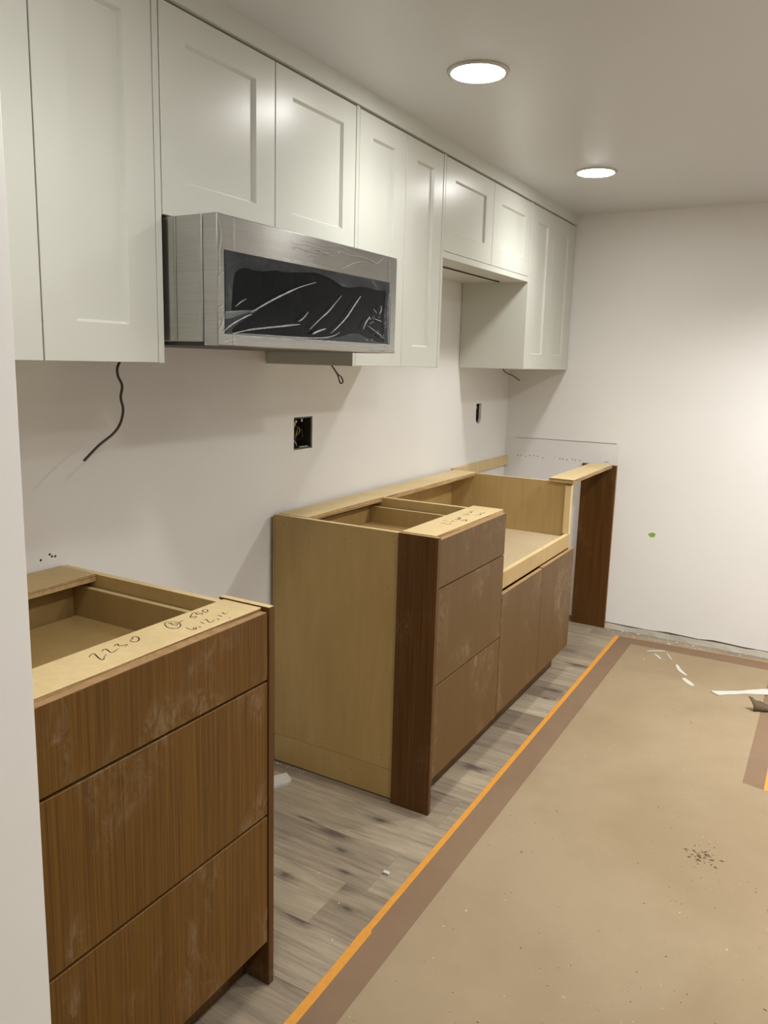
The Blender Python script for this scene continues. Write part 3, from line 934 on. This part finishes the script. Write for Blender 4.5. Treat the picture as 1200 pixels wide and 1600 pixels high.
for (z0, z1) in ((0.7240, 0.8710), (0.4187, 0.7195), (0.1120, 0.4140)):
    box('drawer_front', (0.6105, 2.0220, z0), (XD, 2.5430, z1), M['veneer_dusty'], cb, 0.0009, FE if z1 > 0.8 else None, (2,))
dr = box('drawer_box', (0.098, 2.055, 0.7700), (0.605, 2.500, 0.7800), M['drawer_ply'], cb, 0)
box('drawer_side', (0.084, 2.5005, 0.7690), (0.606, 2.5145, 0.8420), M['drawer_ply'], dr, 0.0006, M['ply_pale'], (2,))
box('drawer_side', (0.084, 2.0410, 0.7690), (0.606, 2.0545, 0.8420), M['drawer_ply'], dr, 0.0006, M['ply_pale'], (2,))
box('drawer_back', (0.084, 2.0550, 0.7690), (0.0975, 2.5000, 0.8420), M['drawer_ply'], dr, 0.0006)
bm = bmesh.new()
for (x, z) in ((0.06, 0.845), (0.16, 0.80), (0.30, 0.83), (0.47, 0.862), (0.545 - 0.09, 0.70), (0.20, 0.47), (0.46, 0.43),
               (0.06, 0.13), (0.22, 0.135), (0.45, 0.145), (0.33, 0.055), (0.335, 0.062)):
    bmesh.ops.create_cone(bm, cap_ends=True, segments=6, radius1=0.0016, radius2=0.0016, depth=0.0006,
                          matrix=Matrix.Translation((x, 2.0203, z)) @ Matrix.Rotation(math.pi / 2, 4, 'X'))
tag(obj('nail_marks', bm, M['gap_dark'], cb), kind='stuff')
stroke_set('pencil_note', [
 [(0.5458,2.1933),(0.5458,2.2067),(0.5599,2.1969),(0.5688,2.1976),(0.5732,2.2040),(0.5598,2.2246)],
 [(0.5284,2.2426),(0.5363,2.2381),(0.5484,2.2367)], [(0.5603,2.2354),(0.5572,2.2540),(0.5636,2.2483),(0.5716,2.2492)],
 [(0.5498,2.2859),(0.5585,2.2796),(0.5634,2.2855),(0.5581,2.3032),(0.5457,2.3156),(0.5492,2.3205),(0.5612,2.3110)],
 [(0.5500,2.2880),(0.5600,2.2820),(0.5600,2.3000),(0.5480,2.3160),(0.5560,2.3180),(0.5640,2.3010)],
 [(0.5694,2.2847),(0.5805,2.2771),(0.5760,2.2952)], [(0.5763,2.3008),(0.5931,2.2783),(0.5838,2.3011),(0.5887,2.3027)],
 [(0.5394,2.3696),(0.5460,2.3701),(0.5452,2.3892)], [(0.5447,2.3946),(0.5599,2.3739)],
 [(0.5352,2.4227),(0.5462,2.4134),(0.5467,2.4257),(0.5331,2.4452),(0.5413,2.4515),(0.5443,2.4357)],
 [(0.5770,2.3791),(0.5868,2.3787)], [(0.5748,2.4063),(0.5889,2.3963),(0.5832,2.4185),(0.5739,2.4289)],
 [(0.5726,2.4457),(0.5853,2.4319),(0.5818,2.4588)]], 0.8815, cb, 0.0015)

# ---- sink base
sb = thing('sink_base_cabinet', (0.3, 2.98, 0), 'open-fronted sink base cabinet with two low brown doors below a bare ply shelf', 'base cabinet', 'brown base cabinets along the wall')
side_l(0.020, 0.609, 2.5450, 2.5610, 0.6350, PS, sb)
side_l(0.020, 0.606, 3.3960, 3.4130, 0.8720, M['ply'], sb, M['ply_pale'])
box('back_panel', (0.012, 2.5450, 0.10), (0.0195, 3.4130, 0.8600), M['ply_side'], sb, 0)
box('sink_shelf', (0.020, 2.5615, 0.612), (0.5900, 3.3955, 0.6280), M['ply_shelf'], sb, 0)
box('back_rail', (0.020, 2.5450, 0.8590), (0.1370, 3.4130, 0.8765), M['ply_pale'], sb, 0.0008, ED, (0,))
box('apron_rail', (0.5905, 2.5450, 0.5810), (0.6095, 3.4000, 0.6430), M['ply'], sb, 0.0008, M['ply_pale'], (2,))
box('front_stile', (0.5800, 3.3780, 0.6435), (0.6080, 3.3955, 0.8600), M['ply_pale'], sb, 0.0008)
box('bottom_panel', (0.020, 2.5615, 0.112), (0.607, 3.3955, 0.128), PS, sb, 0)
box('toe_kick', (0.544, 2.5450, 0.0), (0.560, 3.4130, 0.111), M['veneer_dark'], sb, 0.0006)
box('door', (0.6105, 2.5470, 0.1180), (XD, 2.9860, 0.5740), M['veneer_dusty'], sb, 0.0009, FE, (2,))
box('door', (0.6105, 2.9885, 0.1180), (XD, 3.4120, 0.5770), M['veneer_dusty'], sb, 0.0009, FE, (2,))
bm = bmesh.new()
for a, b_ in (((0.555, 3.378), (0.555, 3.38)),):
    bmesh.ops.create_cone(bm, cap_ends=True, segments=10, radius1=0.003, radius2=0.003, depth=0.001, matrix=Matrix.Translation((0.6, 3.05, 0.6433)))
obj('screw_head', bm, M['gap_dark'], sb)

# ---- rail bridging to the end panel, and the end panel itself
br = box('bridge_rail', (0.505, 3.375, 0.8725), (0.6175, 4.045, 0.8900), PP, None, 0.0008, ED, (0, 1))
tag(br, 'flat plywood rail bridging the empty dishwasher gap to the end panel', 'rail')
ep = thing('end_panel', (0.54, 4.11, 0), 'narrow dark brown upright panel against the far wall', 'panel')
box('board', (0.446, 4.1000, 0.0), (0.6275, 4.1180, 0.8790), M['veneer_dark'], ep, 0.0008, FE, (2, 0))
box('support_cleat', (0.505, 4.0460, 0.8560), (0.600, 4.0995, 0.8720), M['veneer_dark'], ep, 0.0008)

# ledger on the back wall in the dishwasher gap
lg = box('wall_ledger', (0.0005, 3.4200, 0.8320), (0.0190, 4.1220, 0.8820), M['ply_pale'], None, 0.001)
tag(lg, 'pale wooden ledger strip fixed to the back wall in the corner', 'wood strip')

# ================================================================ WALL OPENINGS
eb = thing('electrical_box', (-0.03, 2.204, 1.13), 'open rectangular electrical box with loose wires in the back wall', 'electrical box')
ya, yb, za, zb = 2.151, 2.257, 1.0755, 1.1855
bm = bmesh.new()
t_ = 0.0015
for lo, hi in (((-0.065, ya, za), (-0.002, ya + t_, zb)), ((-0.065, yb - t_ * 4, za), (-0.002, yb, zb)),
               ((-0.065, ya, za), (-0.002, yb, za + t_ * 3)), ((-0.065, ya, zb - t_ * 3), (-0.002, yb, zb)),
               ((-0.068, ya, za), (-0.065, yb, zb))):
    add_box(bm, lo, hi)
obj('box_shell', bm, M['plate'], eb)
bm = bmesh.new()
add_box(bm, (-0.012, 2.205, 1.168), (-0.009, 2.213, 1.179), 0.001)
add_box(bm, (-0.012, 2.172, 1.166), (-0.009, 2.180, 1.175), 0.001)
add_box(bm, (-0.012, 2.195, 1.080), (-0.009, 2.245, 1.0835), 0.0005)
tag(obj('mounting_ear', bm, M['white_plastic'], eb), kind='stuff')
bm = bmesh.new()
lathe_pts = [((-0.02, 2.166, 1.165), (-0.018, 2.170, 1.148))]
add_tube(bm, [(-0.016, 2.172, 1.168), (-0.014, 2.168, 1.158), (-0.016, 2.166, 1.150)], [0.007, 0.006, 0.003], 8)
obj('wire_nut', bm, M['wirenut'], eb, True)
cabs = [('copper', [(-0.05, 2.19, 1.16), (-0.015, 2.188, 1.150), (-0.010, 2.176, 1.130), (-0.012, 2.172, 1.110), (-0.03, 2.176, 1.100)]),
        ('wire', [(-0.05, 2.21, 1.15), (-0.012, 2.205, 1.145), (-0.010, 2.210, 1.125), (-0.02, 2.222, 1.110), (-0.05, 2.20, 1.10)]),
        ('white_plastic', [(-0.04, 2.162, 1.12), (-0.010, 2.165, 1.105), (-0.008, 2.175, 1.090), (-0.02, 2.19, 1.083)]),
        ('wirenut', [(-0.05, 2.20, 1.155), (-0.012, 2.194, 1.148), (-0.012, 2.192, 1.128), (-0.04, 2.188, 1.115)]),
        ('copper', [(-0.05, 2.18, 1.14), (-0.016, 2.184, 1.138), (-0.014, 2.180, 1.118), (-0.04, 2.182, 1.108)])]
for mt, pts in cabs:
    bm = bmesh.new()
    add_tube(bm, spline(pts, 5), 0.0016, 6)
    obj('loose_wire', bm, M[mt], eb, True)
cb2 = thing('wall_cutout_box', (-0.03, 3.726, 1.13), 'small dark upright slot cut in the back wall near the corner', 'wall opening')
bm = bmesh.new()
for lo, hi in (((-0.05, 3.690, 1.076), (-0.0132, 3.693, 1.186)), ((-0.05, 3.759, 1.076), (-0.0132, 3.762, 1.186)),
               ((-0.053, 3.690, 1.076), (-0.050, 3.762, 1.186))):
    add_box(bm, lo, hi)
obj('box_shell', bm, M['plate'], cb2)
bm = bmesh.new()
add_tube(bm, spline([(-0.045, 3.72, 1.18), (-0.012, 3.716, 1.168), (-0.008, 3.716, 1.158), (-0.03, 3.725, 1.14)], 4), 0.0018, 6)
obj('loose_wire', bm, M['white_plastic'], cb2, True)

# ================================================================ HANGING CABLES
def cable(label, pts, r, x=0.10):
    bm = bmesh.new()
    add_tube(bm, spline(pts, 6), r, 8)
    return tag(obj('hanging_cable', bm, M['wire'], None, True), label, 'cable', 'under-cabinet light cables')
P1 = [(1.3226,1.3640),(1.3140,1.3482),(1.3156,1.3294),(1.3268,1.3073),(1.3216,1.2788),(1.3277,1.2500),(1.3183,1.2184),(1.2955,1.1942),(1.2513,1.1689),(1.2082,1.1372)]
P1 = [(0.10, a - 0.0, b_) for a, b_ in P1]
cable('long bare cable dangling below the left wall cabinet', P1, 0.0032)
cable('short looped cable hanging under the cabinet right of the microwave',
      [(0.10, a, b_) for a, b_ in [(2.2235,1.3640),(2.2600,1.3332),(2.2774,1.3061),(2.2860,1.3030),(2.2957,1.3086),(2.2852,1.3241),(2.2649,1.3332),(2.2349,1.3560)]], 0.0026)
cable('short cable end poking out under the corner wall cabinet',
      [(0.10, a, b_) for a, b_ in [(3.775,1.3625),(3.7926,1.3505),(3.8311,1.3396),(3.9125,1.3262),(4.0212,1.3004)]], 0.0030)

# ================================================================ FLOOR PROTECTION
bm = bmesh.new()
add_prism(bm, [(0.728, Y0 + 0.05), (3.55, Y0 + 0.05), (3.55, 4.02), (1.45, 4.035), (0.722, 4.018)], 0.0002, 0.0010)
tag(obj('floor_paper', bm, M['brown_paper']), 'large brown paper sheet covering the floor, visible as a border strip', 'floor covering')
bm = bmesh.new()
add_prism(bm, [(0.822, Y0 + 0.08), (3.5, Y0 + 0.08), (3.5, 2.735), (1.527, 2.738), (1.4475, 2.7525), (1.4490, 3.30), (1.4500, 3.80), (1.4480, 3.930), (1.10, 3.925), (0.8090, 3.922), (0.8150, 2.5)], 0.0013, 0.0035)
tag(obj('floor_board_sheet', bm, M['tan_board']), 'pale tan protection board laid over the brown paper in the foreground', 'floor covering')
def tape(label, poly, z=0.0012):
    bm = bmesh.new()
    add_prism(bm, poly, 0.0011, z + 0.0009)
    return tag(obj('orange_tape', bm, M['tape']), label, 'tape', 'orange tape along the paper edges')
tape('long orange tape strip down the left edge of the paper',
     [(0.7225, -1.5), (0.7445, -1.5), (0.7445, 1.25), (0.7425, 1.478), (0.7375, 1.484), (0.7360, 1.90), (0.7320, 2.9), (0.7305, 4.012), (0.7085, 4.010), (0.7130, 3.2), (0.7180, 2.0), (0.7200, 1.49), (0.7175, 1.478), (0.7215, 1.35)])
tape('thin orange tape line along the paper by the far wall',
     [(0.746, 4.016), (1.10, 4.028), (1.45, 4.040), (2.6, 4.045), (2.6, 4.049), (1.45, 4.044), (1.10, 4.031), (0.746, 4.020)])
tape('short orange tape piece at the right edge of the photo',
     [(1.514, 2.742), (1.545, 2.745), (1.545, 3.80), (1.512, 3.80)])

# ---- debris lying on the floor
bm = bmesh.new()
add_prism(bm, [(1.2423,3.5133),(1.2634,3.4914),(1.2799,3.4826),(1.3096,3.5124),(1.3426,3.5359),(1.3728,3.5638),(1.4188,3.5863),(1.4621,3.6110),(1.56,3.69),(1.556,3.72),(1.4571,3.6776),(1.4330,3.6599),(1.3856,3.6163),(1.3458,3.5779),(1.2715,3.5286)], 0.0037, 0.0075)
tag(obj('white_trim_scrap', bm, M['white_plastic']), 'long thin white strip of scrap lying on the board at right', 'scrap')
def sliver(label, pts, w_, h=0.002):
    bm = bmesh.new()
    P = spline([(x, y, 0) for x, y in pts], 4)
    n = len(P)
    poly_l, poly_r = [], []
    for i, p in enumerate(P):
        t = (P[min(i + 1, n - 1)] - P[max(i - 1, 0)]).normalized()
        nn = Vector((-t.y, t.x, 0)) * w_ * (0.35 + 0.65 * math.sin(math.pi * (i + 0.5) / n))
        poly_l.append((p.x + nn.x, p.y + nn.y)); poly_r.append((p.x - nn.x, p.y - nn.y))
    add_prism(bm, poly_l + poly_r[::-1], 0.0036, 0.0036 + h)
    tag(obj('white_shaving', bm, M['white_plastic']), label, 'scrap', 'white shavings on the tan board')
sliver('thin straight white shaving, furthest back, crossing the board edge', [(0.902, 3.862), (0.94, 3.890), (0.980, 3.915)], 0.005)
sliver('short white sliver just in front of the straight shaving', [(0.941, 3.842), (0.962, 3.815), (0.982, 3.786)], 0.006)
sliver('faint narrow white sliver right of the short one', [(0.988, 3.894), (1.01, 3.845), (1.031, 3.802)], 0.003)
sliver('curved white shaving, back one of the close pair', [(1.060, 3.755), (1.085, 3.69), (1.122, 3.641)], 0.009)
sliver('leaf-shaped white shaving, front one of the close pair', [(1.115, 3.600), (1.140, 3.565), (1.168, 3.530)], 0.013)

# torn, curled scrap at the right
bm = bmesh.new()
g = []
nx, ny = 12, 5
for j in range(ny + 1):
    rowv = []
    v = j / ny
    for i in range(nx + 1):
        u = i / nx
        bx_, by_ = 1.423 + 0.150 * u, 3.392 + 0.085 * u          # crease resting on the board
        tx_, ty_, tz_ = 1.398 + 0.170 * u, 3.412 + 0.075 * u, 0.006 + 0.052 * (1 - u) ** 1.7
        bow = 0.010 * math.sin(math.pi * v) * (1 - u)
        jag = 0.004 * math.sin(i * 2.3) * v * (1 - u)
        rowv.append(bm.verts.new((bx_ + (tx_ - bx_) * v + bow, by_ + (ty_ - by_) * v - bow, 0.0045 + (tz_ - 0.0045) * v + jag)))
    g.append(rowv)
for j in range(ny):
    for i in range(nx):
        bm.faces.new((g[j][i], g[j][i + 1], g[j + 1][i + 1], g[j + 1][i]))
r = bmesh.ops.extrude_face_region(bm, geom=bm.faces[:])
for v in r['geom']:
    if isinstance(v, bmesh.types.BMVert):
        v.co += Vector((0.0, 0.0018, 0.0006))
tag(obj('torn_paper_scrap', bm, M['scrap'], None, True), 'curled torn brown board scrap at the right edge of the photo', 'scrap')

# white offcut in the range gap
bm = bmesh.new()
d = Vector((0.12, 0.99)).normalized() if False else Vector((0.50, 0.866))
e = Vector((0.84, -0.54))
tip = Vector((0.118, 1.962))
poly = [tip, tip + e * 0.048 + d * 0.0, tip + e * 0.062 - d * 0.022, tip + e * 0.062 - d * 0.26, tip - d * 0.26 + e * 0.0]
add_prism(bm, [(p.x, p.y) for p in poly], 0.0004, 0.0105)
tag(obj('white_offcut', bm, M['white_plastic']), 'white flat trim offcut on the floor in the gap between cabinets', 'scrap')

def crumbs(name, label, mat, n, region, zbase, smin, smax, seed, cat='debris', second=None):
    rnd = random.Random(seed)
    bm = bmesh.new()
    for _ in range(n):
        x, yv = region(rnd)
        s = rnd.uniform(smin, smax) * (1 if rnd.random() < 0.8 else 1.8)
        a = rnd.uniform(0, math.pi)
        l = s * rnd.uniform(0.8, 1.9)
        ca, sa = math.cos(a), math.sin(a)
        pts = [(l, 0), (0.1 * l, 0.5 * s), (-l, 0.1 * s), (-0.2 * l, -0.5 * s)]
        base = [bm.verts.new((x + px * ca - py * sa, yv + px * sa + py * ca, zbase)) for px, py in pts]
        top = bm.verts.new((x, yv, zbase + s * 0.6))
        mi = 1 if (second and rnd.random() < 0.22) else 0
        bm.faces.new(base).material_index = mi
        for i in range(4):
            bm.faces.new((base[i], base[(i + 1) % 4], top)).material_index = mi
    return tag(obj(name, bm, [M[mat]] + ([M[second]] if second else [])), label, cat, None, 'stuff')
def reg_board(r):
    while True:
        x, yv = r.uniform(0.83, 2.4), r.uniform(0.6, 3.85)
        if yv > 2.72 and x > 1.43: continue
        if r.random() < 0.30 + 0.5 * (yv < 2.2) : return x, yv
crumbs('floor_specks', 'fine dark dirt and white plaster specks scattered over the tan floor board', 'dirt_crumb', 680, reg_board, 0.0037, 0.0009, 0.0023, 3, 'debris', 'plaster_crumb')
def reg_print(r):
    return 1.395 + r.gauss(0, 0.020), 2.245 + r.gauss(0, 0.028)
crumbs('mud_flakes', 'patch of dark dried mud flakes from a boot print on the board', 'dirt_crumb', 70, reg_print, 0.0037, 0.0015, 0.0036, 9)
def reg_gap(r):
    if r.random() < 0.5:
        return 0.03 + abs(r.gauss(0, 0.08)), 2.016 - abs(r.gauss(0, 0.008))
    return r.uniform(0.24, 0.70), r.uniform(1.30, 1.86)
crumbs('gap_crumbs', 'plaster crumbs on the grey planks in the gap between cabinets', 'plaster_crumb', 80, reg_gap, 0.0002, 0.0008, 0.0018, 11)
def reg_far(r):
    return r.uniform(0.64, 2.2), Y1 - 0.02 - abs(r.gauss(0, 0.035))
crumbs('wall_crumbs', 'plaster rubble along the foot of the far wall', 'plaster_crumb', 130, reg_far, 0.0014, 0.0015, 0.0045, 13)
bm = bmesh.new()
add_box(bm, (0.650, 1.690, 0.0003), (0.668, 1.700, 0.006), 0.001)
tag(obj('white_chip', bm, M['white_plastic']), 'tiny white chip on the planks beside the orange tape', 'debris')

# green sticker on the far wall
bm = bmesh.new()
vv = [bm.verts.new((x, Y1 - 0.0006, z)) for x, z in ((0.806, 0.537), (0.826, 0.549), (0.845, 0.5445), (0.842, 0.527), (0.822, 0.522))]
vb = [bm.verts.new((v.co.x, Y1 - 0.0001, v.co.z)) for v in vv]
bm.faces.new(vv); bm.faces.new(vb)
for i in range(5):
    bm.faces.new((vv[i], vv[(i + 1) % 5], vb[(i + 1) % 5], vb[i]))
tag(obj('green_sticker', bm, M['green']), 'small green tape scrap stuck on the far wall', 'sticker')
# screw marks above the near cabinet
bm = bmesh.new()
for yv, zv in ((1.155, 0.897), (1.18, 0.906), (1.186, 0.900), (1.195, 0.8985)):
    bmesh.ops.create_cone(bm, cap_ends=True, segments=8, radius1=0.0032, radius2=0.002, depth=0.0012,
                          matrix=Matrix.Translation((0.0006, yv, zv)) @ Matrix.Rotation(math.pi / 2, 4, 'Y'))
tag(obj('screw_holes', bm, M['gap_dark'], wl), kind='stuff')
